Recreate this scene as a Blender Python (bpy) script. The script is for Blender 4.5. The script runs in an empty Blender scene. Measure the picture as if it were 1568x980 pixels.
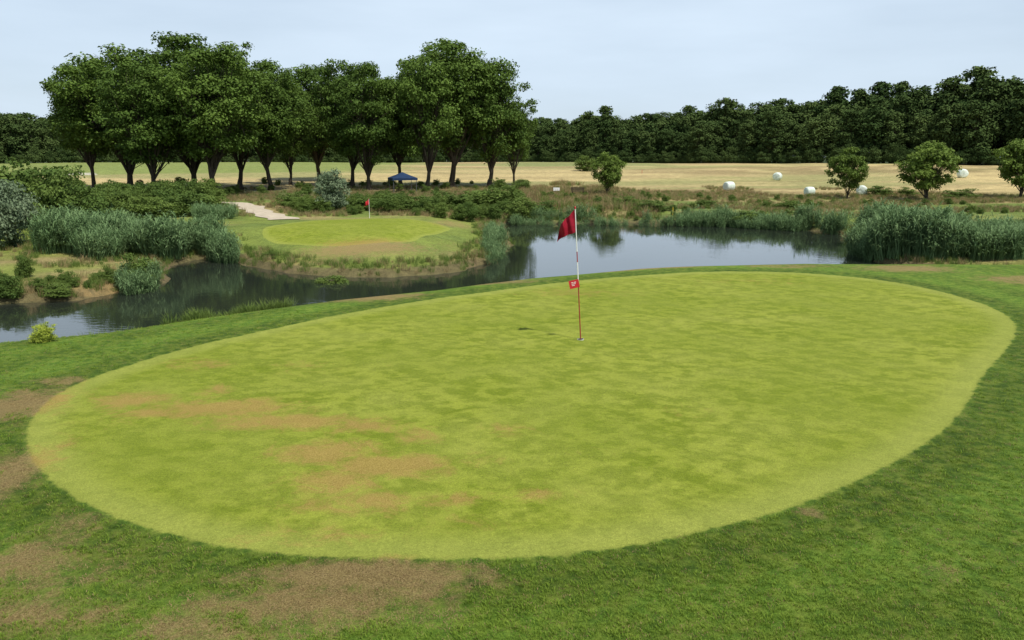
import bpy, math, numpy as np
from mathutils import Vector
R = math.radians
scene = bpy.context.scene
rng = np.random.default_rng(7)

# ------------------------------------------------------------------ camera
CAMZ = 3.0; F = 1150.0; CU = 784.0; CV = 490.0
PITCH = math.atan(250 / 1150.0); CP = math.cos(PITCH); SP = math.sin(PITCH)
cd = bpy.data.cameras.new("camera"); cam = bpy.data.objects.new("camera", cd)
scene.collection.objects.link(cam); scene.camera = cam
cam.location = (0, 0, CAMZ); cam.rotation_euler = (math.pi / 2 - PITCH, 0, 0)
cd.sensor_width = 36; cd.lens = F / 1568 * 36; cd.clip_start = .05; cd.clip_end = 6000

# survey helpers: sight line (bearing, depression) -> world position on level / terrain
def ray(u, v):
    return (u - CU), F * CP + (CV - v) * SP, (CV - v) * CP - F * SP
def on_plane(u, v, z=0.0):
    a, b, c = ray(u, v); t = (z - CAMZ) / c
    return (a * t, b * t)
def polyw(pts, z=0.0):
    return np.array([on_plane(u, v, z) for u, v in pts])

# ------------------------------------------------------------------ maths
def ss(t):
    t = np.clip(t, 0, 1); return t * t * (3 - 2 * t)
def sdf(poly, x, y):
    """signed distance, positive inside"""
    d = np.full(x.shape, 1e18); ins = np.zeros(x.shape, bool); n = len(poly)
    for i in range(n):
        ax, ay = poly[i]; bx, by = poly[(i + 1) % n]
        ex, ey = bx - ax, by - ay
        t = np.clip(((x - ax) * ex + (y - ay) * ey) / (ex * ex + ey * ey + 1e-12), 0, 1)
        d = np.minimum(d, (x - ax - t * ex) ** 2 + (y - ay - t * ey) ** 2)
        if ay != by:
            c = ((ay > y) != (by > y)) & (x < (bx - ax) * (y - ay) / (by - ay) + ax)
            ins ^= c
    d = np.sqrt(d); return np.where(ins, d, -d)
_tab = np.random.default_rng(3).random((256, 256))
def vn(x, y):
    xi = np.floor(x).astype(int); yi = np.floor(y).astype(int)
    fx = x - xi; fy = y - yi; fx = fx * fx * (3 - 2 * fx); fy = fy * fy * (3 - 2 * fy)
    g = lambda a, b: _tab[a & 255, b & 255]
    return (g(xi, yi) * (1 - fx) + g(xi + 1, yi) * fx) * (1 - fy) + (g(xi, yi + 1) * (1 - fx) + g(xi + 1, yi + 1) * fx) * fy
def fbm(x, y, o=3):
    s = 0; a = .5; t = 0
    for i in range(o):
        s = s + a * vn(x + 17.3 * i, y + 9.1 * i); t += a; a *= .5; x = x * 2.03; y = y * 2.03
    return s / t
def smooth_poly(p, it=2):
    for _ in range(it):
        q = np.roll(p, -1, 0); p = np.stack([p * .75 + q * .25, p * .25 + q * .75], 1).reshape(-1, 2)
    return p

# ------------------------------------------------------------------ layout of the land
green_poly = smooth_poly(polyw([(40,680),(45,640),(90,600),(160,570),(270,535),(400,505),(550,475),(700,453),(870,430),(1000,420),(1180,416),
    (1300,423),(1400,437),(1480,457),(1540,480),(1560,500),(1545,530),(1505,570),(1480,620),(1430,670),(1350,715),(1240,765),(1140,795),
    (1000,828),(850,850),(700,857),(560,857),(430,850),(300,830),(180,795),(90,750),(50,710)]), 2)
ISZ = -1.3
isl_poly = smooth_poly(polyw([(392,354),(440,342),(500,335),(570,332),(640,334),(695,342),(680,351),(645,357),(636,364),(570,369),(500,367),(425,363)], ISZ), 2)
WZ = -2.3
wp = polyw([(-200,480),(0,466),(60,462),(120,458),(185,448),(240,437),(262,425),(255,408),(300,398),(345,399),(365,402),(410,413),(450,418),
    (520,425),(600,426),(660,421),(715,415),(755,403),(772,390),(778,372),(770,355),(778,340),(860,343),(930,341),(1000,343),(1090,344),(1180,349),
    (1270,356),(1310,368),(1325,388),(1345,402)], WZ)
water_poly = np.vstack([wp, [(22, 28), (14, 22), (0, 18), (-14, 8), (-30, 0), (-45, 4)]])
crest = polyw([(0,535),(180,517),(350,489),(550,463),(700,448),(850,428),(1000,415),(1250,407),(1568,409)], 0)
plat_poly = np.vstack([[(-60,-70),(-50,-14),(-20,4)], crest, [(30,21.5),(70,16),(90,-70)]])

def land_level(x, y):
    r = np.hypot(x, y)
    L = -1.55 + 2.7 * ss((r - 78) / 125)
    L = L - .75 * ss((r - 230) / 150)
    L = L + .28 * np.exp(-(((x + 9) / 9) ** 2 + ((y - 47) / 8) ** 2))
    L = L - .35 * ss((-x - 12) / 6) * ss((46 - y) / 6)
    L = L + (fbm(x / 9, y / 9) - .5) * .35 + (fbm(x / 40 + 5, y / 40) - .5) * .8
    return L
def height(x, y):
    x = np.asarray(x, float); y = np.asarray(y, float)
    dw = sdf(water_poly, x, y) + (fbm(x / 2.3, y / 2.3) - .5) * 1.3
    L = np.maximum(land_level(x, y), -2.05)
    e = -dw
    land = np.where(e > 0, WZ + .28 * ss(e / .45) + (L - WZ - .28) * ss(e / 7), WZ - np.minimum(dw * .4, 1.2))
    dp = -sdf(plat_poly, x, y)
    hp = -4.0 * ss(dp / 10.5) + (fbm(x / 6, y / 6) - .5) * .10 + (fbm(x / 1.7, y / 1.7) - .5) * .018 \
         + 1.45 * ss((3.0 - y) / 4.5) * ss((16 - np.hypot(x, y)) / 14)
    k = .25
    m = np.maximum(land, hp); d = np.abs(land - hp)
    return m + np.maximum(k - d, 0) ** 2 / (4 * k) * .6
def h1(x, y):
    return float(height(np.array([x]), np.array([y]))[0])
_T = np.geomspace(3, 420, 2600)
def ground_at(u, v):
    a, b, c = ray(u, v)
    x = a / b * _T; z = CAMZ + c / b * _T
    hh = height(x, _T); i = np.argmax(z < hh)
    if not (z < hh).any(): i = len(_T) - 1
    return x[i], _T[i], hh[i]

# ------------------------------------------------------------------ node helper
class G:
    def __init__(s, name):
        s.mat = bpy.data.materials.new(name); s.mat.use_nodes = True; s.nt = s.mat.node_tree
        s.nt.nodes.clear(); s.out = s.nt.nodes.new("ShaderNodeOutputMaterial")
    def n(s, t, ins={}, **props):
        nd = s.nt.nodes.new(t)
        for k, v in props.items(): setattr(nd, k, v)
        for k, v in ins.items(): s.put(nd.inputs[k], v)
        return nd
    def put(s, sock, v):
        if isinstance(v, bpy.types.NodeSocket): s.nt.links.new(v, sock)
        else:
            if sock.type == 'RGBA' and len(v) == 3: v = (*v, 1)
            sock.default_value = v
    def m(s, op, a, b=0.0, c=0.0):
        return s.n("ShaderNodeMath", {0: a, 1: b, 2: c}, operation=op).outputs[0]
    def mr(s, v, a, b, c, d, sm=False):
        return s.n("ShaderNodeMapRange", {0: v, 1: a, 2: b, 3: c, 4: d}, interpolation_type='SMOOTHSTEP' if sm else 'LINEAR').outputs[0]
    def mix(s, f, a, b, bt='MIX'):
        return s.n("ShaderNodeMix", {0: f, 6: a, 7: b}, data_type='RGBA', blend_type=bt).outputs[2]
    def noise(s, vec, sc, det=3, rough=.55, dist=0.0):
        return s.n("ShaderNodeTexNoise", {'Vector': vec, 'Scale': sc, 'Detail': det, 'Roughness': rough, 'Distortion': dist}).outputs[0]
    def attr(s, name, o='Fac'):
        return s.n("ShaderNodeAttribute", attribute_name=name).outputs[o]
    def scale(s, col, f):
        return s.n("ShaderNodeVectorMath", {0: col, 3: f}, operation='SCALE').outputs[0]
    def done(s, sh):
        s.nt.links.new(sh, s.out.inputs[0]); return s.mat
    def pbr(s, col, rough=.7, spec=.3, normal=None, **kw):
        ins = {'Base Color': col, 'Roughness': rough, 'Specular IOR Level': spec}
        ins.update(kw)
        if normal is not None: ins['Normal'] = normal
        return s.n("ShaderNodeBsdfPrincipled", ins).outputs[0]
def pos(g): return g.n("ShaderNodeTexCoord").outputs['Object']

def simple(name, col, rough=.6, spec=.3, var=.25, sc=8.0):
    g = G(name); p = pos(g); nz = g.noise(p, sc, 4)
    c = g.mix(g.mr(nz, .3, .7, 0, 1), tuple(a * (1 - var) for a in col), tuple(min(1, a * (1 + var)) for a in col))
    b = g.n("ShaderNodeBump", {'Strength': .3, 'Distance': .01, 'Height': nz}).outputs[0]
    return g.done(g.pbr(c, rough, spec, b))

def leaf_mat(name, dark, light, trans=.22, rough=.7, wr=.35):
    g = G(name); tone = g.attr('tone'); rnd = g.n("ShaderNodeObjectInfo").outputs['Random']
    f = g.m('ADD', g.m('MULTIPLY', tone, 1 - wr), g.m('MULTIPLY', rnd, wr))
    c = g.mix(f, dark, light)
    if trans <= 0:
        return g.done(g.n("ShaderNodeBsdfDiffuse", {'Color': c}).outputs[0])
    a = g.pbr(c, rough, .15)
    t = g.n("ShaderNodeBsdfTranslucent", {'Color': g.mix(.5, c, tuple(min(1, q * 1.3) for q in light))}).outputs[0]
    return g.done(g.n("ShaderNodeMixShader", {0: trans, 1: a, 2: t}).outputs[0])

def bark_mat():
    g = G("bark"); p = pos(g)
    mp = g.n("ShaderNodeMapping", {'Vector': p, 'Scale': (6, 6, 1.2)}).outputs[0]
    nz = g.noise(mp, 1.5, 5, .65)
    c = g.mix(g.mr(nz, .3, .7, 0, 1), (.032, .026, .019), (.10, .083, .06))
    b = g.n("ShaderNodeBump", {'Strength': .8, 'Distance': .05, 'Height': nz}).outputs[0]
    return g.done(g.pbr(c, .9, .1, b))
BARK = bark_mat()

# ------------------------------------------------------------------ object helpers
def link(o, parent=None):
    scene.collection.objects.link(o)
    if parent: o.parent = parent
    return o
def mk_mesh(name, verts, faces, mats=(), midx=None, tone=None, smooth=False):
    me = bpy.data.meshes.new(name)
    me.from_pydata(verts.tolist() if isinstance(verts, np.ndarray) else verts, [], faces.tolist() if isinstance(faces, np.ndarray) else faces)
    for m in mats: me.materials.append(m)
    if midx is not None: me.polygons.foreach_set("material_index", np.asarray(midx, np.int32))
    if tone is not None:
        a = me.attributes.new("tone", 'FLOAT', 'POINT'); a.data.foreach_set("value", np.asarray(tone, np.float32))
    if smooth: me.polygons.foreach_set("use_smooth", np.ones(len(me.polygons), bool))
    me.update(); return me
def mk_obj(name, me, parent=None, loc=(0, 0, 0), rot=(0, 0, 0), sc=(1, 1, 1)):
    o = bpy.data.objects.new(name, me); o.location = loc; o.rotation_euler = rot; o.scale = sc
    return link(o, parent)
def empty(name, loc=(0, 0, 0), rot=(0, 0, 0)):
    o = bpy.data.objects.new(name, None); o.location = loc; o.rotation_euler = rot; o.empty_display_size = .2
    return link(o)
def tube(V, Fc, pts, rad, n=7, cap=True):
    pts = [Vector(p) for p in pts]; base = len(V)
    for i, p in enumerate(pts):
        d = (pts[min(i + 1, len(pts) - 1)] - pts[max(i - 1, 0)]).normalized()
        a = d.orthogonal().normalized() if abs(d.z) < .9 else Vector((1, 0, 0)); a = (a - d * a.dot(d)).normalized(); b = d.cross(a)
        for k in range(n):
            t = 2 * math.pi * k / n; V.append(tuple(p + (a * math.cos(t) + b * math.sin(t)) * rad[i]))
    for i in range(len(pts) - 1):
        for k in range(n):
            q = base + i * n; Fc.append((q + k, q + (k + 1) % n, q + n + (k + 1) % n, q + n + k))
    if cap:
        Fc.append(tuple(base + (len(pts) - 1) * n + k for k in range(n))); Fc.append(tuple(base + k for k in reversed(range(n))))
def box(V, Fc, cx, cy, cz, sx, sy, sz):
    b = len(V)
    for dz in (-.5, .5):
        for dx, dy in ((-.5, -.5), (.5, -.5), (.5, .5), (-.5, .5)): V.append((cx + dx * sx, cy + dy * sy, cz + dz * sz))
    for f in ((3, 2, 1, 0), (4, 5, 6, 7), (0, 1, 5, 4), (1, 2, 6, 5), (2, 3, 7, 6), (3, 0, 4, 7)): Fc.append(tuple(b + i for i in f))

def unit(v): return v / (np.linalg.norm(v, axis=1, keepdims=True) + 1e-9)
def leaves(C, Nn, S, r):
    n = len(C); t = unit(np.cross(Nn, unit(r.normal(size=(n, 3))))); b = np.cross(Nn, t)
    S = S[:, None]; asp = r.uniform(.5, .85, (n, 1))
    v = np.stack([C + t * S, C + b * S * asp + Nn * S * .15, C - t * S, C - b * S * asp + Nn * S * .15], 1).reshape(-1, 3)
    return v, np.arange(4 * n).reshape(-1, 4)

def build_tree(name, seed, H, trunk_h, cw, nclu, per, leaf, lmat, crad=(.09, .15), trunk_r=.38, ground=False, squash=.65, limbs=6, rpow=.42, lob=1.0, up=.5):
    r = np.random.default_rng(seed)
    rx = cw / 2; rz = (H - trunk_h) / 2; cz = trunk_h + rz
    if ground: cz = H * .42; rz = H * .58
    ph = r.uniform(0, 6.28, 4)
    D = unit(r.normal(size=(nclu, 3)))
    rad = r.random(nclu) ** rpow
    az = np.arctan2(D[:, 1], D[:, 0])
    lobe = .86 + lob * (.12 * np.cos(2 * az + ph[0]) + .10 * np.cos(3 * az + ph[1] + D[:, 2] * 2) + .09 * np.cos(5 * az + ph[2] - D[:, 2] * 3)) * (1 - np.abs(D[:, 2]) ** 3)
    lobe = np.minimum(lobe, 1.05)
    cr = r.uniform(crad[0], crad[1], nclu) * cw
    P = D * (rad * lobe)[:, None]
    P[:, 2] = np.where(P[:, 2] < 0, P[:, 2] * .95, P[:, 2])
    P = P * np.array([rx - cr.mean() * .6, rx - cr.mean() * .6, rz - cr.mean() * squash * .6]) + np.array([0, 0, cz])
    if ground:
        P[:, 2] = np.abs(P[:, 2] - .1) + .1
    cnt = (per * (cr / cr.mean()) ** 2).astype(int); idx = np.repeat(np.arange(nclu), cnt); n = len(idx)
    d = unit(r.normal(size=(n, 3))); d[:, 2] = np.where((d[:, 2] < -.2) & (r.random(n) < .5), -d[:, 2], d[:, 2])
    sh = r.uniform(.35, 1.25, n)
    C = P[idx] + d * (cr[idx] * sh)[:, None] * np.array([1, 1, squash])
    if ground: C[:, 2] = np.maximum(C[:, 2], .05 + .1 * r.random(n))
    Nn = unit(d + .6 * r.normal(size=(n, 3)) + np.array([0, 0, up]))
    LV, LF = leaves(C, Nn, leaf * r.uniform(.6, 1.3, n), r)
    ctone = r.uniform(0, 1, nclu)
    tone = np.repeat(np.clip(.5 * ctone[idx] + .5 * r.random(n), 0, 1), 4)
    V = []; Fc = []
    if not ground:
        lean = r.uniform(-.3, .3, 2)
        top = np.array([lean[0], lean[1], trunk_h * 1.1])
        tube(V, Fc, [(0, 0, -.4), (0, 0, .15), (0, 0, .8), (lean[0] * .5, lean[1] * .5, max(trunk_h * .6, .9)), tuple(top), (lean[0] * 2, lean[1] * 2, cz + rz * .45)],
             [trunk_r * 1.6, trunk_r * 1.35, trunk_r, trunk_r * .85, trunk_r * .75, trunk_r * .12], 9)
        la = r.uniform(0, 6.28)
        lim = (((np.arctan2(P[:, 1], P[:, 0]) + la) % 6.283) / 6.2832 * limbs).astype(int) % limbs
        for k in range(limbs):
            ids = np.where(lim == k)[0]
            if len(ids) == 0: continue
            ce = P[ids].mean(0); st = np.array([lean[0] * .8, lean[1] * .8, trunk_h * r.uniform(.75, 1.25)])
            mid = st * .5 + ce * .5 + np.array([0, 0, -.05 * H * .5]) + r.normal(size=3) * .3
            tube(V, Fc, [tuple(st), tuple(mid), tuple(ce)], [trunk_r * .5, trunk_r * .32, trunk_r * .14], 6, False)
            for i in ids:
                f = r.uniform(.2, .9); s0 = (mid * (1 - f) + ce * f) if f > .3 else st * (1 - f) + mid * f
                m2 = s0 * .5 + P[i] * .5 + r.normal(size=3) * .25
                tube(V, Fc, [tuple(s0), tuple(m2), tuple(P[i])], [trunk_r * .17, trunk_r * .11, trunk_r * .04], 4, False)
    nb = len(V); nf = len(Fc)
    allV = np.vstack([np.array(V).reshape(-1, 3), LV]); F2 = Fc + (LF + nb).tolist()
    tn = np.concatenate([np.zeros(nb), tone])
    me = mk_mesh(name, allV, F2, (BARK, lmat), [0] * nf + [1] * len(LF), tn)
    me["h"] = float(np.percentile(LV[:, 2], 99.6)); me["w"] = float(np.percentile(np.hypot(LV[:, 0], LV[:, 1]), 97) * 2)
    return me

def build_tuft(name, seed, nb, H, rad, w, lean, mat, plume=None):
    r = np.random.default_rng(seed)
    a = r.uniform(0, 6.28, nb); rr = rad * np.sqrt(r.random(nb)); B = np.stack([rr * np.cos(a), rr * np.sin(a), np.full(nb, -.03 * H)], 1)
    la = a + r.normal(size=nb) * .9; L = np.stack([np.cos(la), np.sin(la), np.zeros(nb)], 1) * (lean * r.uniform(.2, 1.2, nb) * H)[:, None]
    h = H * r.uniform(.55, 1.05, nb)[:, None]; up = np.array([0, 0, 1.])
    sd = r.uniform(0, 6.28, nb); S = np.stack([np.cos(sd), np.sin(sd), np.zeros(nb)], 1) * w / 2
    M = B + L * .3 + up * h * .6; T = B + L + up * h
    V = np.stack([B - S, B + S, M + S * .8, M - S * .8, T], 1).reshape(-1, 3)
    i = np.arange(nb) * 5
    Fc = [(q, q + 1, q + 2, q + 3) for q in i] + [(q + 3, q + 2, q + 4) for q in i]
    tn = np.repeat(r.random(nb), 5) * .7; tn[4::5] += .3
    return mk_mesh(name, V, [tuple(int(z) for z in f) for f in Fc], (mat,), None, tn)
def build_leafy_reed(name, seed, nb, H, rad, mat):
    """reed stems carrying drooping strap leaves at several heights"""
    r = np.random.default_rng(seed); V = []; Fc = []; tn = []
    for s in range(nb):
        a = r.uniform(0, 6.28); q = rad * math.sqrt(r.random()); bx, by = q * math.cos(a), q * math.sin(a)
        h = H * r.uniform(.65, 1.08); lx, ly = r.normal(size=2) * .10 * H; t0 = r.random() * .5
        for k in range(7):
            f = r.uniform(.25, 1.0); px_, py_, pz_ = bx + lx * f, by + ly * f, h * f
            la = r.uniform(0, 6.28); ln = H * r.uniform(.16, .30); dx, dy = math.cos(la), math.sin(la); sx, sy = -dy * .008, dx * .008
            b = len(V)
            V += [(px_ - sx, py_ - sy, pz_), (px_ + sx, py_ + sy, pz_), (px_ + dx * ln * .45 + sx * 1.4, py_ + dy * ln * .45 + sy * 1.4, pz_ + ln * .55),
                  (px_ + dx * ln * .45 - sx * 1.4, py_ + dy * ln * .45 - sy * 1.4, pz_ + ln * .55), (px_ + dx * ln, py_ + dy * ln, pz_ + ln * .45)]
            Fc += [(b, b + 1, b + 2, b + 3), (b + 3, b + 2, b + 4)]; tn += [t0 + .2 * f + .3 * r.random()] * 5
        b = len(V); V += [(bx - .006, by, -.03), (bx + .006, by, -.03), (bx + lx + .004, by + ly, h), (bx + lx - .004, by + ly, h)]; Fc.append((b, b + 1, b + 2, b + 3)); tn += [t0] * 4
    return mk_mesh(name, V, Fc, (mat,), None, tn)

def scatter(parent, name, X, Y, Z, S, mesh, tilt=0.0):
    """one instanced mass: quads carrying the child mesh"""
    n = len(X)
    if n == 0: return
    a = rng.uniform(0, 6.28, n); S = np.asarray(S) * np.ones(n)
    V = np.zeros((n, 4, 3)); 
    tx = rng.normal(size=n) * tilt; ty = rng.normal(size=n) * tilt
    for k in range(4):
        t = a + k * math.pi / 2; dx = np.cos(t) * S * .7071; dy = np.sin(t) * S * .7071
        V[:, k, 0] = X + dx; V[:, k, 1] = Y + dy; V[:, k, 2] = Z + dx * tx + dy * ty
    me = mk_mesh(name + "_points", V.reshape(-1, 3), np.arange(4 * n).reshape(-1, 4))
    o = mk_obj(name, me, parent); o.instance_type = 'FACES'; o.use_instance_faces_scale = True; o.instance_faces_scale = 1.0
    o.show_instancer_for_render = False; o.show_instancer_for_viewport = False
    mk_obj(name + "_unit", mesh, o)
    return o
def split_scatter(parent, name, X, Y, Z, S, meshes, tilt=0.0):
    k = rng.integers(0, len(meshes), len(X))
    for i, m in enumerate(meshes):
        q = k == i; scatter(parent, name + "_%d" % (i + 1), X[q], Y[q], Z[q], (S * np.ones(len(X)))[q], m, tilt)
def sample_poly(poly, n):
    lo = poly.min(0); hi = poly.max(0); xs = []; ys = []; c = 0
    while c < n:
        x = rng.uniform(lo[0], hi[0], n * 2); y = rng.uniform(lo[1], hi[1], n * 2); k = sdf(poly, x, y) > 0
        xs.append(x[k]); ys.append(y[k]); c += k.sum()
    return np.concatenate(xs)[:n], np.concatenate(ys)[:n]

# ------------------------------------------------------------------ terrain
ang = np.concatenate([np.arange(-52, 52, .2), np.arange(52, 308, 1.6)])
ang = np.radians(ang); NA = len(ang)
rad = np.concatenate([[.02, .5, 1, 1.6, 2.2], np.geomspace(2.8, 130, 400), np.geomspace(132, 3000, 90)]); NR = len(rad)
AA, RR = np.meshgrid(ang, rad)
TX = (np.sin(AA) * RR).ravel(); TY = (np.cos(AA) * RR).ravel()
TZ = height(TX, TY)
dgrn = sdf(green_poly, TX, TY); dis = sdf(isl_poly, TX, TY); dgreen = np.maximum(dgrn, dis)
dwat = sdf(water_poly, TX, TY) + (fbm(TX / 2.3, TY / 2.3) - .5) * 1.3
dplat = sdf(plat_poly, TX, TY)
blobs = [  # bearing/depression, half sizes, strength   (dry turf)
 (200,612,70,14,.85),(330,596,30,10,.8),(345,624,125,15,.92),(440,645,150,13,.92),(560,652,75,12,.8),(500,690,85,20,.95),(600,712,100,22,.95),(515,735,85,24,.88),
 (555,770,140,24,.68),(640,665,40,14,.8),(690,765,75,14,.66),(830,755,60,13,.64),(300,555,65,10,.62),(480,815,160,28,.5),(775,655,48,11,.62),(250,632,85,11,.8),(720,700,70,16,.48),(700,800,140,24,.35),
 (160,650,90,16,.3),(900,690,120,22,.25),
 (560,880,210,24,1.05),(480,925,230,45,.85),(300,970,200,40,.78),(640,900,90,30,.7),(30,620,80,30,.92),(10,730,60,60,.88),(40,860,110,55,.8),(120,800,70,24,.55),(60,940,160,40,.8),(180,870,100,36,.5),
 (570,452,80,8,1.0),(760,428,70,6,.9),(930,409,110,5,1.05),(1020,407,60,5,1.0),(90,585,60,12,.6),(1240,780,30,10,.7),(1470,640,30,20,.35),(1568,430,80,8,.8),(1390,412,80,6,.9),(1450,880,80,40,.3),
 (880,448,110,10,.5),(1150,432,140,9,.4),(1040,625,90,25,.3),(470,560,100,15,.4),(1200,408,90,4,.7)]
def blobfield(x, y):
    d = np.zeros_like(x)
    for (u, v, ru, rv, s) in blobs:
        cx, cy = on_plane(u, v); dx = ru * cy / F; dyy = (on_plane(u, v - rv)[1] - on_plane(u, v + rv)[1]) / 2
        d = np.maximum(d, s * np.exp(-(((x - cx) / dx) ** 2 + ((y - cy) / dyy) ** 2) * .7))
    return d
dry = blobfield(TX, TY)
for (u, v, ru, rv, s) in [(555,379,105,8,.9),(480,388,50,7,.6),(110,420,110,10,1.0),(190,432,60,8,.8),(330,345,60,5,.5),(690,342,40,7,.7),(700,372,40,10,.45)]:
    cx, cy = on_plane(u, v, -1.6); dx = ru * cy / F; y0 = on_plane(u, v + rv, -1.6)[1]; y1 = on_plane(u, v - rv, -1.6)[1]; dyy = (y1 - y0) / 2
    dry = np.maximum(dry, s * np.exp(-(((TX - cx) / dx) ** 2 + ((TY - cy) / dyy) ** 2) * .7))
c_ = lambda *a: np.array(a)
FR, STRAW, RDRY, RGRN, UND, SOIL = c_(.090,.165,.018), c_(.39,.31,.145), c_(.245,.20,.085), c_(.12,.16,.036), c_(.045,.062,.018), c_(.11,.08,.048)
RAD = np.hypot(TX, TY)
def lerp(a, b, t): return a * (1 - t[:, None]) + b * t[:, None]
n1 = fbm(TX / 7, TY / 7); n2 = fbm(TX / 22 + 3, TY / 22); n3 = fbm(TX / 3, TY / 3)
col = lerp(np.tile(RGRN, (len(TX), 1)), RDRY, ss((n1 - .43) / .2))
col = lerp(col, c_(.165,.205,.04), ss((62 - TY) / 5) * ss((n3 - .3) / .3) * .75)
col = lerp(col, STRAW, ss((RAD - 97 - (n2 - .5) * 36) / 9))
st = .66 + .64 * fbm(TX / 90 + 9, TY / 3.2); col = np.where((RAD > 95)[:, None], col * st[:, None], col)
col = lerp(col, c_(.21,.215,.08), ss((RAD - 95) / 5) * ss((fbm(TX / 45 + 2, TY / 9 + 7) - .45) / .14) * .75)
col = lerp(col, c_(.19,.14,.065), ss((RAD - 95) / 5) * ss((fbm(TX / 60 + 12, TY / 6 + 3) - .52) / .12) * .6)
col = lerp(col, c_(.16,.20,.05), ss((RAD - 145) / 8) * ss((-TX - 16) / 20) * .9)          # greener far pasture, left
col = lerp(col, c_(.15,.19,.06), ss((RAD - 170) / 12) * ss((26 - np.abs(TX - 18)) / 10) * .7)
oak_shade = np.exp(-(((TX + 27) / 34) ** 2 + ((TY - 92) / 11) ** 2)) ; col = lerp(col, UND, ss((oak_shade - .35) / .4) * (.55 + .4 * n3))  # tree shade under the oaks, painted into the grass colour
edge = np.array([(260,60),(190,110),(116,172),(92,196),(66,225),(40,262),(18,300),(0,330),(-40,345),(-90,310),(-140,250),(-175,205),(-240,140),(-300,60)])
wood = sdf(np.vstack([edge, [(-2500, 100), (-2500, 2800), (2500, 2800), (2500, 100)]]), TX, TY)
col = lerp(col, UND * .8, ss((wood + 9) / 7))
col = lerp(col, SOIL, ss((-dwat + .3) / .3) * ss((.9 + dwat) / .5) * .8)
col = lerp(col, c_(.03,.03,.018), ss((dwat + .05) / .3))
pl = ss((dplat + 2.2) / 1.2); col = lerp(col, FR, pl)
sb = np.exp(-(((TX - (-75)) / 3.4) ** 2 + ((TY - 132) / 4) ** 2)); col = lerp(col, c_(.45,.42,.35), ss((sb - .5) / .1))
me = bpy.data.meshes.new("ground")
ii = np.arange(NR * NA).reshape(NR, NA); nx = np.roll(ii, -1, 1)
quads = np.stack([ii[:-1], nx[:-1], nx[1:], ii[1:]], -1).reshape(-1, 4)[:, ::-1]
me.from_pydata(np.stack([TX, TY, TZ], 1).tolist(), [], quads.tolist())
a = me.attributes.new("zone", 'FLOAT_COLOR', 'POINT'); a.data.foreach_set("color", np.hstack([col, np.ones((len(col), 1))]).astype(np.float32).ravel())
for nm, arr in (("sdfg", dgreen), ("dry", dry), ("plat", pl)):
    a = me.attributes.new(nm, 'FLOAT', 'POINT'); a.data.foreach_set("value", arr.astype(np.float32))
me.polygons.foreach_set("use_smooth", np.ones(len(me.polygons), bool))

g = G("turf"); p = pos(g)
zone = g.attr('zone', 'Color'); sd = g.attr('sdfg'); dr = g.attr('dry'); plt = g.attr('plat')
nb_ = g.noise(p, .9, 4); nm_ = g.noise(p, 6, 4, .6); nf_ = g.noise(p, 70, 3, .7); nff = g.noise(p, 240, 2, .7); n20 = g.noise(p, 24, 3, .7)
nd_ = g.noise(p, 3.2, 9, .82, .7); nlow = g.noise(p, .35, 2)
# mottled grain of the mown green
mp = g.n("ShaderNodeMapping", {'Vector': p, 'Rotation': (0, 0, R(60)), 'Scale': (1.0, 1.35, 1)}).outputs[0]
mo = g.noise(mp, 3.4, 1.5, .5, .1); mo2 = g.noise(mp, 9, 3, .6)
mo = g.m('ADD', g.m('MULTIPLY', mo, .68), g.m('MULTIPLY', mo2, .32))
stp = g.m('SINE', g.m('ADD', g.m('MULTIPLY', g.n("ShaderNodeVectorMath", {0: p, 1: (.62, .78, 0)}, operation='DOT_PRODUCT').outputs['Value'], 6.6), g.m('MULTIPLY', nb_, 3.0)))
mo = g.m('ADD', mo, g.m('MULTIPLY', stp, .02))
gc = g.mix(g.mr(mo, .41, .60, 0, 1, True), (.128, .166, .012), (.216, .250, .030))
gc = g.mix(g.mr(nb_, .35, .68, 0, .5), gc, (.245, .265, .050))
gc = g.mix(g.mr(nlow, .4, .65, 0, .5), gc, (.135, .178, .013))
ring = g.mr(sd, .12, .55, .55, 0, True); gc = g.mix(ring, gc, (.245, .27, .058))
gc = g.scale(gc, g.mr(nff, .25, .75, .62, 1.38))
gc = g.scale(gc, g.mr(nf_, .3, .7, .76, 1.24)); gc = g.scale(gc, g.mr(n20, .3, .7, .86, 1.14))
dm = g.m('ADD', dr, g.m('MULTIPLY', g.m('SUBTRACT', nd_, .5), 2.2))
gdry = g.mix(g.mr(nf_, .35, .65, 0, 1), (.20, .13, .032), (.35, .24, .078))
gc = g.mix(g.mr(dm, .30, .88, 0, .80, True), gc, gdry)
# surrounding grass
stripe = g.mr(g.m('SINE', g.m('MULTIPLY', sd, 5.0)), -1, 1, .90, 1.10)
collar = g.mr(sd, -.75, -.45, 1.0, .80, True)
zc = g.scale(zone, g.mr(nb_, .3, .7, .78, 1.22)); zc = g.scale(zc, g.mr(nm_, .28, .72, .70, 1.30)); zc = g.scale(zc, g.mr(nf_, .3, .7, .6, 1.4)); zc = g.scale(zc, g.mr(n20, .3, .7, .78, 1.22))
zc = g.mix(plt, zc, g.scale(zc, g.m('MULTIPLY', stripe, collar)))
yel = g.mix(g.m('MULTIPLY', plt, g.mr(nm_, .42, .75, 0, .6)), zc, (.215, .225, .040))
fdry = g.mix(g.mr(nf_, .35, .65, 0, 1), (.16, .105, .042), (.37, .27, .118))
zc = g.mix(g.mr(dm, .30, .88, 0, .85, True), yel, fdry)
edg = g.m('ADD', sd, g.m('MULTIPLY', g.m('SUBTRACT', nm_, .5), .12))
c = g.mix(g.mr(edg, -.025, .025, 0, 1, True), zc, gc)
bs = g.mr(sd, -.05, .05, 1.0, .5)
bh = g.m('ADD', nf_, g.m('MULTIPLY', nff, .6))
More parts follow.
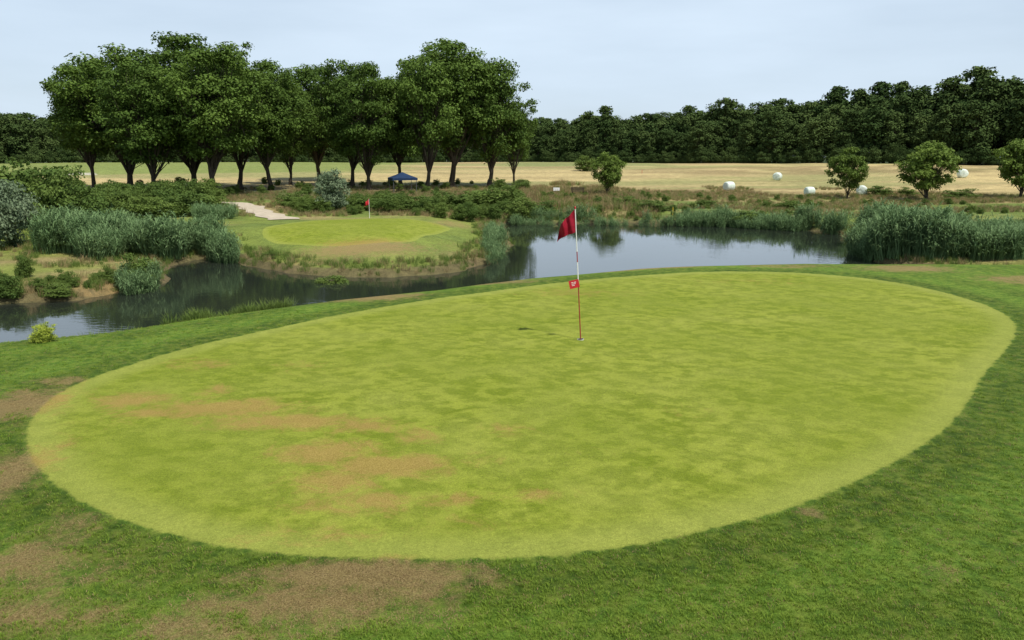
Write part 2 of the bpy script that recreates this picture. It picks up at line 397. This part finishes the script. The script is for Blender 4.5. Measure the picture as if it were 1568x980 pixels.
bmp = g.n("ShaderNodeBump", {'Strength': bs, 'Distance': .02, 'Height': bh}).outputs[0]
me.materials.append(g.done(g.pbr(c, .85, .10, bmp)))
mk_obj("ground", me)

# ------------------------------------------------------------------ pond
g = G("pond_water"); p = pos(g)
mpw = g.n("ShaderNodeMapping", {'Vector': p, 'Scale': (1, 2.2, 1)}).outputs[0]
w1 = g.noise(mpw, 2.2, 3, .5); w2 = g.noise(p, .25, 2)
bm = g.n("ShaderNodeBump", {'Strength': g.mr(w2, .35, .65, .03, .11), 'Distance': .03, 'Height': w1}).outputs[0]
wm = g.done(g.pbr(g.mix(w2, (.012, .018, .016), (.026, .030, .020)), .03, .7, bm, IOR=1.48))
V = np.array([(-70, 0, WZ), (45, 0, WZ), (45, 78, WZ), (-70, 78, WZ)])
mk_obj("pond", mk_mesh("pond", V, [(0, 1, 2, 3)], (wm,)))

# ------------------------------------------------------------------ path
pm = simple("pale_gravel", (.42, .36, .27), .9, .1, .2, 3)
cl = [on_plane(u, v, -1.45) for u, v in ((440,337),(420,331),(402,325),(390,319),(382,313),(360,309),(300,306))]
V = []; Fc = []; cl = np.array(cl)
tt = np.linspace(0, len(cl) - 1, 40); cx = np.interp(tt, range(len(cl)), cl[:, 0]); cy = np.interp(tt, range(len(cl)), cl[:, 1])
for i in range(40):
    j = min(i + 1, 39); k = max(i - 1, 0); d = np.array([cx[j] - cx[k], cy[j] - cy[k]]); d /= np.linalg.norm(d); nrm = np.array([-d[1], d[0]])
    for s in (-1, -.5, 0, .5, 1):
        w = 1.05 + .2 * math.sin(i * .9 + s); x = cx[i] + nrm[0] * s * w; y = cy[i] + nrm[1] * s * w; V.append((x, y, h1(x, y) + .04))
for i in range(39):
    for s in range(4): q = i * 5 + s; Fc.append((q, q + 1, q + 6, q + 5))
mk_obj("footpath", mk_mesh("footpath", V, Fc, (pm,), smooth=True))
path_pts = np.stack([cx, cy], 1)

# ------------------------------------------------------------------ tree & shrub meshes
L_OAK = leaf_mat("oak_leaves", (.034, .070, .011), (.120, .190, .030), .16, wr=.42)
L_FOR = leaf_mat("forest_leaves", (.026, .050, .016), (.090, .128, .040), 0, wr=.55)  # slightly bluish: distance haze mixed into the leaf colour
L_YNG = leaf_mat("young_leaves", (.060, .105, .018), (.165, .235, .04))
L_SHR = leaf_mat("shrub_leaves", (.050, .095, .018), (.145, .205, .042), wr=.5)
L_WIL = leaf_mat("willow_leaves", (.09, .14, .07), (.205, .26, .15))
L_YEL = leaf_mat("sprig_leaves", (.20, .26, .03), (.40, .46, .07))
L_REED = leaf_mat("reed_blades", (.075, .145, .052), (.195, .285, .12), .2)
L_GR = leaf_mat("grass_blades", (.07, .125, .022), (.17, .225, .05), .2)
L_DRY = leaf_mat("dry_grass_blades", (.19, .15, .065), (.41, .32, .16), .2)
L_BRN = leaf_mat("brown_grass_blades", (.16, .11, .05), (.29, .215, .10), .2)
OAK = [build_tree("oak_mesh_%d" % i, 20 + i, 18, (2.4, 1.8, 3.0, 2.2, 2.6, 1.6)[i], 14.5, (215, 180, 235, 165, 225, 190)[i], 165, .165, L_OAK, (.05, .105), .34, rpow=(.47, .55, .45, .55, .5, .5)[i], squash=.6,
       lob=(.8, 1.2, .7, 1.3, 1.0, 1.2)[i], up=.65) for i in range(6)]
FOR = [build_tree("forest_mesh_%d" % i, 40 + i, 18 if i != 2 else 19.5, .4, (11.5, 9.5, 8.5, 13, 11)[i], 85, 80, .33, L_FOR, (.10, .17), .25, limbs=4, rpow=.36, lob=.8, up=.8) for i in range(5)]
YNG = [build_tree("young_mesh_%d" % i, 60 + i, 6.5, .45, 6.2, 110, 100, .12, L_YNG, (.06, .11), .11, rpow=.4, lob=.8) for i in range(3)]
SHR = [build_tree("shrub_mesh_%d" % i, 70 + i, 3, .1, 3.8, 50, 120, .08, L_SHR, (.08, .17), ground=True) for i in range(4)]
WIL = [build_tree("willow_mesh_%d" % i, 80 + i, 3, .1, 3.4, 50, 130, .07, L_WIL, (.08, .17), ground=True) for i in range(2)]

def place(name, me, u, vb, vt, wpx, rot=None):
    x, y, z = ground_at(u, vb); a, b, c = ray(u, vt)
    h = CAMZ + c / b * y - z; w = wpx / b * y
    return mk_obj(name, me, None, (x, y, z - .05), (0, 0, rng.uniform(0, 6.28) if rot is None else rot), (w / me["w"], w / me["w"], h / me["h"]))
for i, (u, vb, vt, w) in enumerate([(200,293,78,190),(237,301,104,150),(298,290,58,190),(330,301,74,165),(368,290,72,140),(415,291,98,125),(490,277,102,130),(540,287,98,120),
        (565,291,100,125),(613,285,116,110),(655,291,74,125),(692,288,66,165),(750,286,92,140),(-80,300,112,165),(445,283,112,90),(145,292,96,115),(787,284,146,70)]):
    place("oak_tree", OAK[(i * 5 + 1) % 6], u, vb, vt, w)
for i, (u, vb, vt, w) in enumerate([(930,300,234,50),(1297,304,226,58),(1418,307,218,84),(1562,304,208,78)]):
    place("young_tree", YNG[i % 3], u, vb, vt, w)

# distant forest
sl = np.concatenate([[0], np.cumsum(np.hypot(*np.diff(edge, axis=0).T))])
forest = empty("distant_forest"); X = []; Y = []; S = []
for row in range(8):
    s = np.arange(0, sl[-1], 5.2 if row < 3 else 6) + rng.uniform(-2, 2)
    x = np.interp(s, sl, edge[:, 0]); y = np.interp(s, sl, edge[:, 1]); r0 = np.hypot(x, y)
    k = 1 + (row * 6.5 + rng.uniform(-3.5, 3.5, len(s))) / r0
    x = x * k + rng.normal(size=len(s)) * 1.4; y = y * k + rng.normal(size=len(s))
    X.append(x); Y.append(y)
    big = .74 + .46 * fbm(x / 24, y / 24) + (.06 if row > 1 else -.14); S.append(big * rng.uniform(.82, 1.10, len(s)) * (1 + .20 * ss((x - 60) / 50)) * (1 - .08 * ss((20 - abs(x - 20)) / 20)))
X = np.concatenate(X); Y = np.concatenate(Y); S = np.concatenate(S)
split_scatter(forest, "forest_trees", X, Y, height(X, Y) - .5, S, FOR, .04)
s = np.arange(0, sl[-1], 2.2); x = np.interp(s, sl, edge[:, 0]) * .975 + rng.normal(size=len(s)); y = np.interp(s, sl, edge[:, 1]) * .975 + rng.normal(size=len(s))
FSH = SHR[0].copy(); FSH.materials[1] = L_FOR
scatter(forest, "edge_scrub", x, y, height(x, y), rng.uniform(.8, 1.9, len(s)), FSH)

# individually visible bushes
for i, (k, u, vb, vt, w) in enumerate([
  ('s',-10,350,234,130),('s',60,345,246,140),('w',14,378,276,86),('w',-30,385,290,90),('s',95,350,256,90),('s',150,335,284,80),('s',185,335,294,70),('s',225,338,300,80),
  ('s',275,330,290,90),('s',320,322,294,60),('s',120,350,284,100),('w',512,325,260,56),('s',450,318,292,50),('s',560,322,300,60),('s',600,325,298,60),('s',645,324,300,60),
  ('s',690,322,292,70),('s',740,320,288,80),('s',775,318,284,60),('s',800,335,302,50),('s',830,330,306,50),('s',765,292,272,26),('s',797,292,274,40),('s',895,262,238,34),
  ('s',210,440,386,60),('s',40,425,386,26),('s',508,452,421,64),('s',1345,300,284,40),('s',1470,304,288,50),('s',12,455,418,46),('s',1140,345,322,50),('s',90,455,432,50),
  ('s',1000,322,306,50),('s',1080,318,305,40),('s',1210,322,306,50),('s',960,316,300,40),('s',1390,300,286,30)]):
    me_ = SHR[i % 4] if k == 's' else WIL[i % 2]
    place("bush" if k == 's' else "willow_bush", me_, u, vb, vt, w)
SPR = SHR[1].copy(); SPR.materials[1] = L_YEL; SPR["h"] = SHR[1]["h"]; SPR["w"] = SHR[1]["w"]
o = place("willow_sprig", SPR, 68, 524, 490, 38)

# scrub mass behind the pond and around the oaks
scrub = empty("undergrowth"); X = []; Y = []; S = []
for pl_, z, n, s0, s1 in [([(440,328),(790,334),(800,318),(640,312),(440,312)], -1.5, 90, .25, .58), ([(0,345),(340,332),(350,300),(0,300)], -1.5, 110, .35, .95),
        ([(150,303),(780,300),(780,285),(150,290)], -1.5, 60, .2, .45), ([(790,333),(1300,343),(1300,330),(800,315)], -1.6, 70, .10, .26), ([(1300,335),(1568,345),(1568,315),(1300,305)], -1.5, 30, .12, .28),
        ([(820,312),(1300,318),(1300,300),(820,296)], -1.4, 46, .14, .34),
        ([(0,462),(240,440),(250,425),(0,440)], -2.0, 26, .12, .26),([(280,398),(420,410),(420,395),(290,380)], -2.0, 22, .10, .2)]:
    x, y = sample_poly(polyw(pl_, z), n); X.append(x); Y.append(y); S.append(rng.uniform(s0, s1, n))
X = np.concatenate(X); Y = np.concatenate(Y); S = np.concatenate(S)
dpath = np.min(np.hypot(X[:, None] - path_pts[None, :, 0], Y[:, None] - path_pts[None, :, 1]), 1)
keep = (sdf(water_poly, X, Y) < -.5) & (sdf(isl_poly, X, Y) < -1.5) & (dpath > 2.5); X, Y, S = X[keep], Y[keep], S[keep]
split_scatter(scrub, "scrub", X, Y, height(X, Y) - .05, S, SHR)

# ------------------------------------------------------------------ reeds
RD = [build_leafy_reed("reed_mesh_%d" % i, 90 + i, 18, 1.0, .3, L_REED) for i in range(3)]
def reeds(name, poly, z, n, s0, s1, thr=.0, fall=None):
    e = empty(name); x, y = sample_poly(polyw(poly, z), n); f = fbm(x / 2.5, y / 2.5)
    k = fbm(x / 2 + 9, y / 2) > thr; x, y, f = x[k], y[k], f[k]
    s = rng.uniform(s0, s1, len(x)) * (.5 + 1.0 * f)
    if fall is not None: s = s * fall(x, y)
    split_scatter(e, "reeds", x, y, np.maximum(height(x, y), WZ - .3), s, RD, .08)
reeds("reed_bed", [(62,404),(110,400),(150,409),(210,398),(250,404),(300,392),(352,402),(362,394),(330,384),(250,388),(190,378),(150,384),(80,390)], -2.2, 640, 1.1, 1.7)
reeds("reed_bed", [(1306,386),(1340,399),(1420,406),(1500,412),(1568,414),(1600,414),(1590,398),(1500,392),(1440,382),(1370,376),(1318,372)], -2.2, 1050, 1.3, 1.8, 0,
      lambda x, y: .80 + .22 * np.exp(-((x / y - .52) / .08) ** 2) - .08 * ss((x / y - .62) / .08))
reeds("reed_bed", [(980,344),(1080,345),(1180,350),(1290,358),(1295,354),(1200,347),(1080,341),(980,340)], -2.2, 520, .8, 1.35, .42)
reeds("reed_bed", [(785,343),(960,344),(960,340),(790,337)], -2.2, 170, .5, 1.0, .45)
reeds("reed_bed", [(748,398),(770,392),(777,372),(768,352),(752,350),(740,365),(738,385)], -2.0, 110, .4, .8)
reeds("reed_bed", [(300,345),(365,340),(360,335),(300,338)], -1.7, 100, .7, 1.1)
reeds("reed_bed", [(185,446),(235,439),(240,430),(190,434)], -2.1, 50, .7, 1.2)

# bank-side and meadow grasses
TG = [build_tuft("tuft_green_%d" % i, 110 + i, 34, 1.0, .4, .035, .45, L_GR) for i in range(2)]
TD = [build_tuft("tuft_dry_%d" % i, 120 + i, 34, 1.0, .4, .030, .45, L_DRY) for i in range(2)]
TB = [build_tuft("tuft_brown_%d" % i, 130 + i, 34, 1.0, .4, .030, .45, L_BRN) for i in range(1)]
bankg = empty("bank_grass")
x = rng.uniform(-40, 30, 60000); y = rng.uniform(8, 70, 60000); d = -(sdf(water_poly, x, y) + (fbm(x / 2.3, y / 2.3) - .5) * 1.3)
k = (d > .1) & ((d < 1.2 + 1.5 * fbm(x / 3, y / 3)) | ((x < -13) & (y < 44) & (fbm(x / 2 + 4, y / 2) > .5))) & (rng.random(60000) < .7) & (sdf(plat_poly, x, y) < -3) & (sdf(isl_poly, x, y) < -1); x, y = x[k], y[k]
split_scatter(bankg, "green_tufts", x, y, height(x, y), rng.uniform(.15, .42, len(x)), TG + TG + TD, .1)
mead = empty("meadow_grass")
x = rng.uniform(-60, 75, 36000); y = rng.uniform(58, 116, 36000)
k = (sdf(water_poly, x, y) < -1.2) & (fbm(x / 6, y / 6) > .46) & (np.hypot(x, y) < 98 + 16 * vn(x / 6, y / 6)) & (np.min(np.hypot(x[:, None] - path_pts[None, ::3, 0], y[:, None] - path_pts[None, ::3, 1]), 1) > 1.6); x, y = x[k], y[k]
split_scatter(mead, "tufts", x, y, height(x, y), rng.uniform(.2, .5, len(x)), TG + TD + TD + TB, .1)
x, y = sample_poly(polyw([(760,318),(1010,324),(990,296),(860,284),(790,292)], -1.4), 1700); k = fbm(x / 4, y / 4) > .42; x, y = x[k], y[k]
split_scatter(mead, "brown_rough", x, y, height(x, y), rng.uniform(.4, .95, len(x)), TB + TD + TG[:1], .1)
# plants on the near slope whose tips show above the crest
slope = empty("slope_grass")
x, y = sample_poly(polyw([(140,512),(350,482),(470,462),(460,448),(330,462),(130,492)], -.3), 700); dd = sdf(plat_poly, x, y)
k = (dd < -1.8) & (dd > -3.4) & (fbm(x * 1.2, y * 1.2) > .52); x, y, dd = x[k], y[k], dd[k]
split_scatter(slope, "tips", x, y, height(x, y), rng.uniform(.20, .40, len(x)), TG, .1)

# short turf blades of the surround close to the camera
turf = empty("fringe_grass")
n = 420000; x = rng.uniform(-10, 14, n); y = rng.uniform(3.3, 15, n); d = np.hypot(x, y)
k = (np.abs(x) < y * .78 + .8) & (rng.random(n) < np.clip((4.4 / d) ** 2.2, 0, 1)); x, y = x[k], y[k]
sg = sdf(green_poly, x, y); k = sg < -.03; x, y = x[k], y[k]
dd = blobfield(x, y) + (fbm(x * 2.2, y * 2.2) - .5) * 1.1
L_TF = leaf_mat("turf_blades", (.085, .155, .016), (.245, .335, .042), .25, wr=.5)
L_TD = leaf_mat("turf_dry_blades", (.18, .12, .05), (.42, .32, .16), .2, wr=.5)
TF = build_tuft("turf_tuft", 140, 12, .020, .03, .0036, .8, L_TF); TFD = build_tuft("turf_tuft_dry", 141, 9, .015, .03, .0034, .9, L_TD)
dry_in = rng.random(len(x)) < .12
k = (dd < .5) & ~dry_in & (rng.random(len(x)) < .8); kd = ((dd >= .5) & (rng.random(len(x)) < .5)) | dry_in
scatter(turf, "green_blades", x[k], y[k], height(x[k], y[k]), rng.uniform(.6, 1.4, k.sum()), TF)
scatter(turf, "dry_blades", x[kd], y[kd], height(x[kd], y[kd]), rng.uniform(.7, 1.3, kd.sum()), TFD)

# ------------------------------------------------------------------ flagsticks
M_RED = simple("red_cloth", (.24, .006, .02), .75, .2, .2, 20)
M_RED2 = simple("red_paint", (.50, .02, .03), .4, .4, .1, 20)
M_DRED = simple("faded_red_paint", (.30, .03, .03), .5, .3, .2, 30)
M_WHT = simple("white_paint", (.78, .77, .74), .4, .4, .05, 20)
M_DRK = simple("cup_shade", (.01, .01, .01), .9, .1, .1, 20)
def flagstick(loc, Hp, fs, lean, plaque=True, pr=.009):
    e = empty("golf_flagstick", loc, lean)
    segs = [(0, .42, M_DRED), (.42, .60, M_WHT), (.60, .68, M_DRED), (.68, 1.0, M_WHT)] if plaque else [(0, 1, M_WHT)]
    for i, (a_, b_, m_) in enumerate(segs):
        V = []; Fc = []; tube(V, Fc, [(0, 0, Hp * a_ - (.1 if a_ == 0 else 0)), (0, 0, Hp * b_)], [pr * (1.1 - .3 * a_), pr * (1.1 - .3 * b_)], 12, True)
        mk_obj("pole_%d" % (i + 1), mk_mesh("pole", V, Fc, (m_,), smooth=False), e)
    nu, nv = 26, 22; V = []; Fc = []
    for i in range(nu):
        s = i / (nu - 1)
        for j in range(nv):
            t = j / (nv - 1)
            x_ = -(s * (.235 + .075 * t)) - .01
            z_ = -.005 - t * (.37 - .12 * s) - s * .24 - .02 * math.sin(s * 6 + t * 2) * s
            y_ = s * .07 * math.sin(s * 13 + t * 3.5) + .04 * math.sin(t * 5 + s * 4) * s
            V.append((x_ * fs, y_ * fs, Hp + z_ * fs))
    for i in range(nu - 1):
        for j in range(nv - 1): q = i * nv + j; Fc.append((q, q + 1, q + nv + 1, q + nv))
    mk_obj("flag_cloth", mk_mesh("flag_cloth", V, Fc, (M_RED if plaque else M_RED2,), smooth=True), e)
    V = []; Fc = []; tube(V, Fc, [(0, 0, Hp), (0, 0, Hp + .03), (0, 0, Hp + .04)], [pr * 1.3, pr * 1.4, pr * .5], 12); mk_obj("finial", mk_mesh("finial", V, Fc, (M_RED2,)), e)
    if plaque:
        V = []; Fc = []; box(V, Fc, -.062, -.016, .945, .165, .006, .135)
        mk_o = mk_obj("number_plate", mk_mesh("number_plate", V, Fc, (M_RED2,)), e, rot=(0, R(-9), 0), loc=(.14, 0, .02))
        V = []; Fc = []
        for (cx_, cz_, sx_, sz_) in ((-.09, .975, .03, .010), (-.045, .975, .035, .010), (-.07, .95, .07, .008), (-.08, .925, .05, .008)):
            box(V, Fc, cx_, -.0205, cz_, sx_, .002, sz_)
        mk_obj("plate_lettering", mk_mesh("plate_lettering", V, Fc, (M_WHT,)), mk_o)
    V = []; Fc = []; n_ = 24
    for r_, z_ in ((.057, .004), (.054, .004), (.054, -.02)):
        for k_ in range(n_): t = 6.2832 * k_ / n_; V.append((r_ * math.cos(t), r_ * math.sin(t), z_))
    for q in range(2):
        for k_ in range(n_): Fc.append((q * n_ + k_, q * n_ + (k_ + 1) % n_, (q + 1) * n_ + (k_ + 1) % n_, (q + 1) * n_ + k_))
    mk_obj("cup_rim", mk_mesh("cup_rim", V, Fc, (M_WHT,)), e)
    V = [(.053 * math.cos(6.2832 * k_ / n_), .053 * math.sin(6.2832 * k_ / n_), .002) for k_ in range(n_)]
    mk_obj("cup_shade_disc", mk_mesh("cup_shade_disc", V, [tuple(range(n_))], (M_DRK,)), e)  # flat black disc, paints the shade down the hole
x, y, z = ground_at(889, 520)
flagstick((x, y, z + .006), 2.17, 1.0, (0, R(-3.4), 0))
x, y, z = ground_at(566, 334)
flagstick((x, y, z), 1.4, 1.1, (0, 0, 0), False, .014)

# ------------------------------------------------------------------ wrapped round bales
def bale_mat():
    g = G("bale_wrap"); p = pos(g); nz = g.noise(p, 3, 4)
    w = g.n("ShaderNodeTexWave", {'Vector': p, 'Scale': 3.0, 'Distortion': 3.0, 'Detail': 2.0}).outputs[1]
    c = g.mix(g.mr(nz, .3, .7, 0, 1), (.50, .60, .50), (.72, .78, .70))
    b = g.n("ShaderNodeBump", {'Strength': .5, 'Distance': .03, 'Height': w}).outputs[0]
    return g.done(g.pbr(c, .35, .5, b))
BM = bale_mat()
def bale_mesh(seed):
    r = np.random.default_rng(seed); prof = [(0, -.60), (.40, -.60), (.54, -.57), (.61, -.48), (.635, -.2), (.64, 0), (.635, .2), (.61, .48), (.54, .57), (.40, .60), (0, .60)]
    V = []; n_ = 28
    for (a_, b_) in prof:
        for k in range(n_):
            t = 6.2832 * k / n_; q = a_ * (1 + .02 * math.sin(3 * t + seed) + .012 * r.normal()); zz = q * math.sin(t)
            zz = max(zz, -.57); V.append((b_ * (1 + .02 * r.normal()), q * math.cos(t), zz + .57))
    Fc = [(i * n_ + k, i * n_ + (k + 1) % n_, (i + 1) * n_ + (k + 1) % n_, (i + 1) * n_ + k) for i in range(len(prof) - 1) for k in range(n_)]
    return mk_mesh("bale", V, Fc, (BM,), smooth=True)
for i, (u, v, hpx, rz) in enumerate([(1190,276,12,1.0),(1116,292,14,.4),(1239,299,13,.2),(1319,299,15,1.3),(1473,272,13,1.4)]):
    x, y, z = ground_at(u, v); s = hpx / 1165 * y / 1.2; s = min(max(s, .8), 1.25)
    mk_obj("wrapped_hay_bale", bale_mesh(i), None, (x, y, z - .02), (0, 0, rz), (s, s, s))

# ------------------------------------------------------------------ gazebo
M_BLU = simple("blue_canvas", (.012, .030, .075), .8, .2, .2, 3); M_MET = simple("grey_metal", (.12, .12, .13), .4, .5, .1, 5); M_WD = simple("dark_wood", (.06, .042, .028), .8, .2, .3, 12)
x, y, z = ground_at(617, 294); ga = empty("garden_gazebo", (x, y, z), (0, 0, .35))
V = []; Fc = []
for px_ in (-1.45, 1.45):
    for py_ in (-1.45, 1.45): tube(V, Fc, [(px_, py_, -.1), (px_, py_, 1.75)], [.035, .03], 8)
mk_obj("posts", mk_mesh("posts", V, Fc, (M_MET,)), ga)
V = [(-1.6, -1.6, 1.5), (1.6, -1.6, 1.5), (1.6, 1.6, 1.5), (-1.6, 1.6, 1.5), (-1.6, -1.6, 1.78), (1.6, -1.6, 1.78), (1.6, 1.6, 1.78), (-1.6, 1.6, 1.78), (-.8, -.8, 2.12), (.8, -.8, 2.12), (.8, .8, 2.12), (-.8, .8, 2.12), (0, 0, 2.5)]
Fc = [(k, (k + 1) % 4, 4 + (k + 1) % 4, 4 + k) for k in range(4)] + [(4 + k, 4 + (k + 1) % 4, 8 + (k + 1) % 4, 8 + k) for k in range(4)] + [(8 + k, 8 + (k + 1) % 4, 12) for k in range(4)]
mk_obj("canopy", mk_mesh("canopy", V, Fc, (M_BLU,)), ga)
V = []; Fc = []; box(V, Fc, 0, 0, .72, 1.3, .7, .04)
for a_ in (-.55, .55):
    for b_ in (-.28, .28): box(V, Fc, a_, b_, .35, .05, .05, .7)
mk_obj("table", mk_mesh("table", V, Fc, (M_WD,)), ga)

# ------------------------------------------------------------------ bench, boards, stakes
def bench(u, v, s=1.0):
    x, y, z = ground_at(u, v); e = empty("park_bench", (x, y, z), (0, 0, .1)); V = []; Fc = []
    for k in range(4): box(V, Fc, 0, -.2 + k * .12, .45, 1.6, .10, .04)
    mk_obj("seat", mk_mesh("seat", V, Fc, (M_WD,)), e); V = []; Fc = []
    for k in range(3): box(V, Fc, 0, .25 + k * .02, .58 + k * .13, 1.6, .03, .10)
    mk_obj("backrest", mk_mesh("backrest", V, Fc, (M_WD,)), e); V = []; Fc = []
    for a_ in (-.65, .65): box(V, Fc, a_, -.16, .2, .07, .07, .44); box(V, Fc, a_, .31, .43, .07, .05, .90)
    mk_obj("legs", mk_mesh("legs", V, Fc, (M_WD,)), e)
bench(885, 299)
def board(u, v, h=1.1):
    x, y, z = ground_at(u, v); e = empty("tee_sign", (x, y, z)); V = []; Fc = []
    for a_ in (-.3, .3): tube(V, Fc, [(a_, 0, -.1), (a_, 0, h * .95)], [.03, .03], 8)
    mk_obj("posts", mk_mesh("posts", V, Fc, (M_WD,)), e); V = []; Fc = []; box(V, Fc, 0, -.045, h * .78, .75, .03, h * .42)
    mk_obj("panel", mk_mesh("panel", V, Fc, (M_WHT,)), e)
board(852, 299, .9); 
M_YEL = simple("yellow_paint", (.6, .42, .03), .5, .4, .1, 10)
for (u, v, m_) in [(680,334,M_RED2),(700,336,M_WHT),(1030,330,M_YEL),(983,266,M_RED2)]:
    x, y, z = ground_at(u, v); V = []; Fc = []
    tube(V, Fc, [(0, 0, -.1), (0, 0, .62), (0, 0, .68)], [.03, .03, .008], 8)
    mk_obj("hazard_stake", mk_mesh("hazard_stake", V, Fc, (m_,)), None, (x, y, z))

# ------------------------------------------------------------------ light & sky
sdir = Vector((.3206, -.3427, .883)).normalized()
sl_ = bpy.data.lights.new("sun", 'SUN'); sl_.energy = 5.0; sl_.angle = R(.5); sl_.color = (1, .955, .87)
so = bpy.data.objects.new("sun", sl_); link(so); so.rotation_euler = sdir.to_track_quat('Z', 'Y').to_euler(); so.location = (10, -10, 30)
w = bpy.data.worlds.new("World"); scene.world = w; w.use_nodes = True; nt = w.node_tree; nt.nodes.clear()
out = nt.nodes.new("ShaderNodeOutputWorld"); bg = nt.nodes.new("ShaderNodeBackground"); bg.inputs[1].default_value = .10
sky = nt.nodes.new("ShaderNodeTexSky"); sky.sky_type = 'NISHITA'; sky.sun_disc = False; sky.sun_elevation = R(62); sky.sun_rotation = R(137)
sky.air_density = 1.0; sky.dust_density = 1.5; sky.ozone_density = 1.5; sky.altitude = 0
tc = nt.nodes.new("ShaderNodeTexCoord"); mpn = nt.nodes.new("ShaderNodeMapping"); mpn.inputs['Scale'].default_value = (1, 1, 5)
nz = nt.nodes.new("ShaderNodeTexNoise"); nz.inputs['Scale'].default_value = 2.2; nz.inputs['Detail'].default_value = 6; nz.inputs['Roughness'].default_value = .5
mr = nt.nodes.new("ShaderNodeMapRange"); mr.inputs[1].default_value = .35; mr.inputs[2].default_value = .7; mr.inputs[3].default_value = .70; mr.inputs[4].default_value = .98
# haze thins with elevation: pale near the horizon, clearer blue overhead
sep = nt.nodes.new("ShaderNodeSeparateXYZ"); hz = nt.nodes.new("ShaderNodeMapRange"); hz.interpolation_type = 'SMOOTHSTEP'
hz.inputs[1].default_value = .22; hz.inputs[2].default_value = .75; hz.inputs[3].default_value = 1.0; hz.inputs[4].default_value = .25
mul = nt.nodes.new("ShaderNodeMath"); mul.operation = 'MULTIPLY'
mx = nt.nodes.new("ShaderNodeMix"); mx.data_type = 'RGBA'; mx.inputs[7].default_value = (7.3, 8.7, 10.2, 1)
L = nt.links.new
L(tc.outputs['Generated'], mpn.inputs[0]); L(mpn.outputs[0], nz.inputs['Vector']); L(nz.outputs[0], mr.inputs[0])
L(tc.outputs['Generated'], sep.inputs[0]); L(sep.outputs[2], hz.inputs[0]); L(mr.outputs[0], mul.inputs[0]); L(hz.outputs[0], mul.inputs[1]); L(mul.outputs[0], mx.inputs[0])
L(sky.outputs[0], mx.inputs[6]); L(mx.outputs[2], bg.inputs[0]); L(bg.outputs[0], out.inputs[0])
scene.view_settings.view_transform = 'Standard'; scene.view_settings.look = 'None'; scene.view_settings.exposure = 0
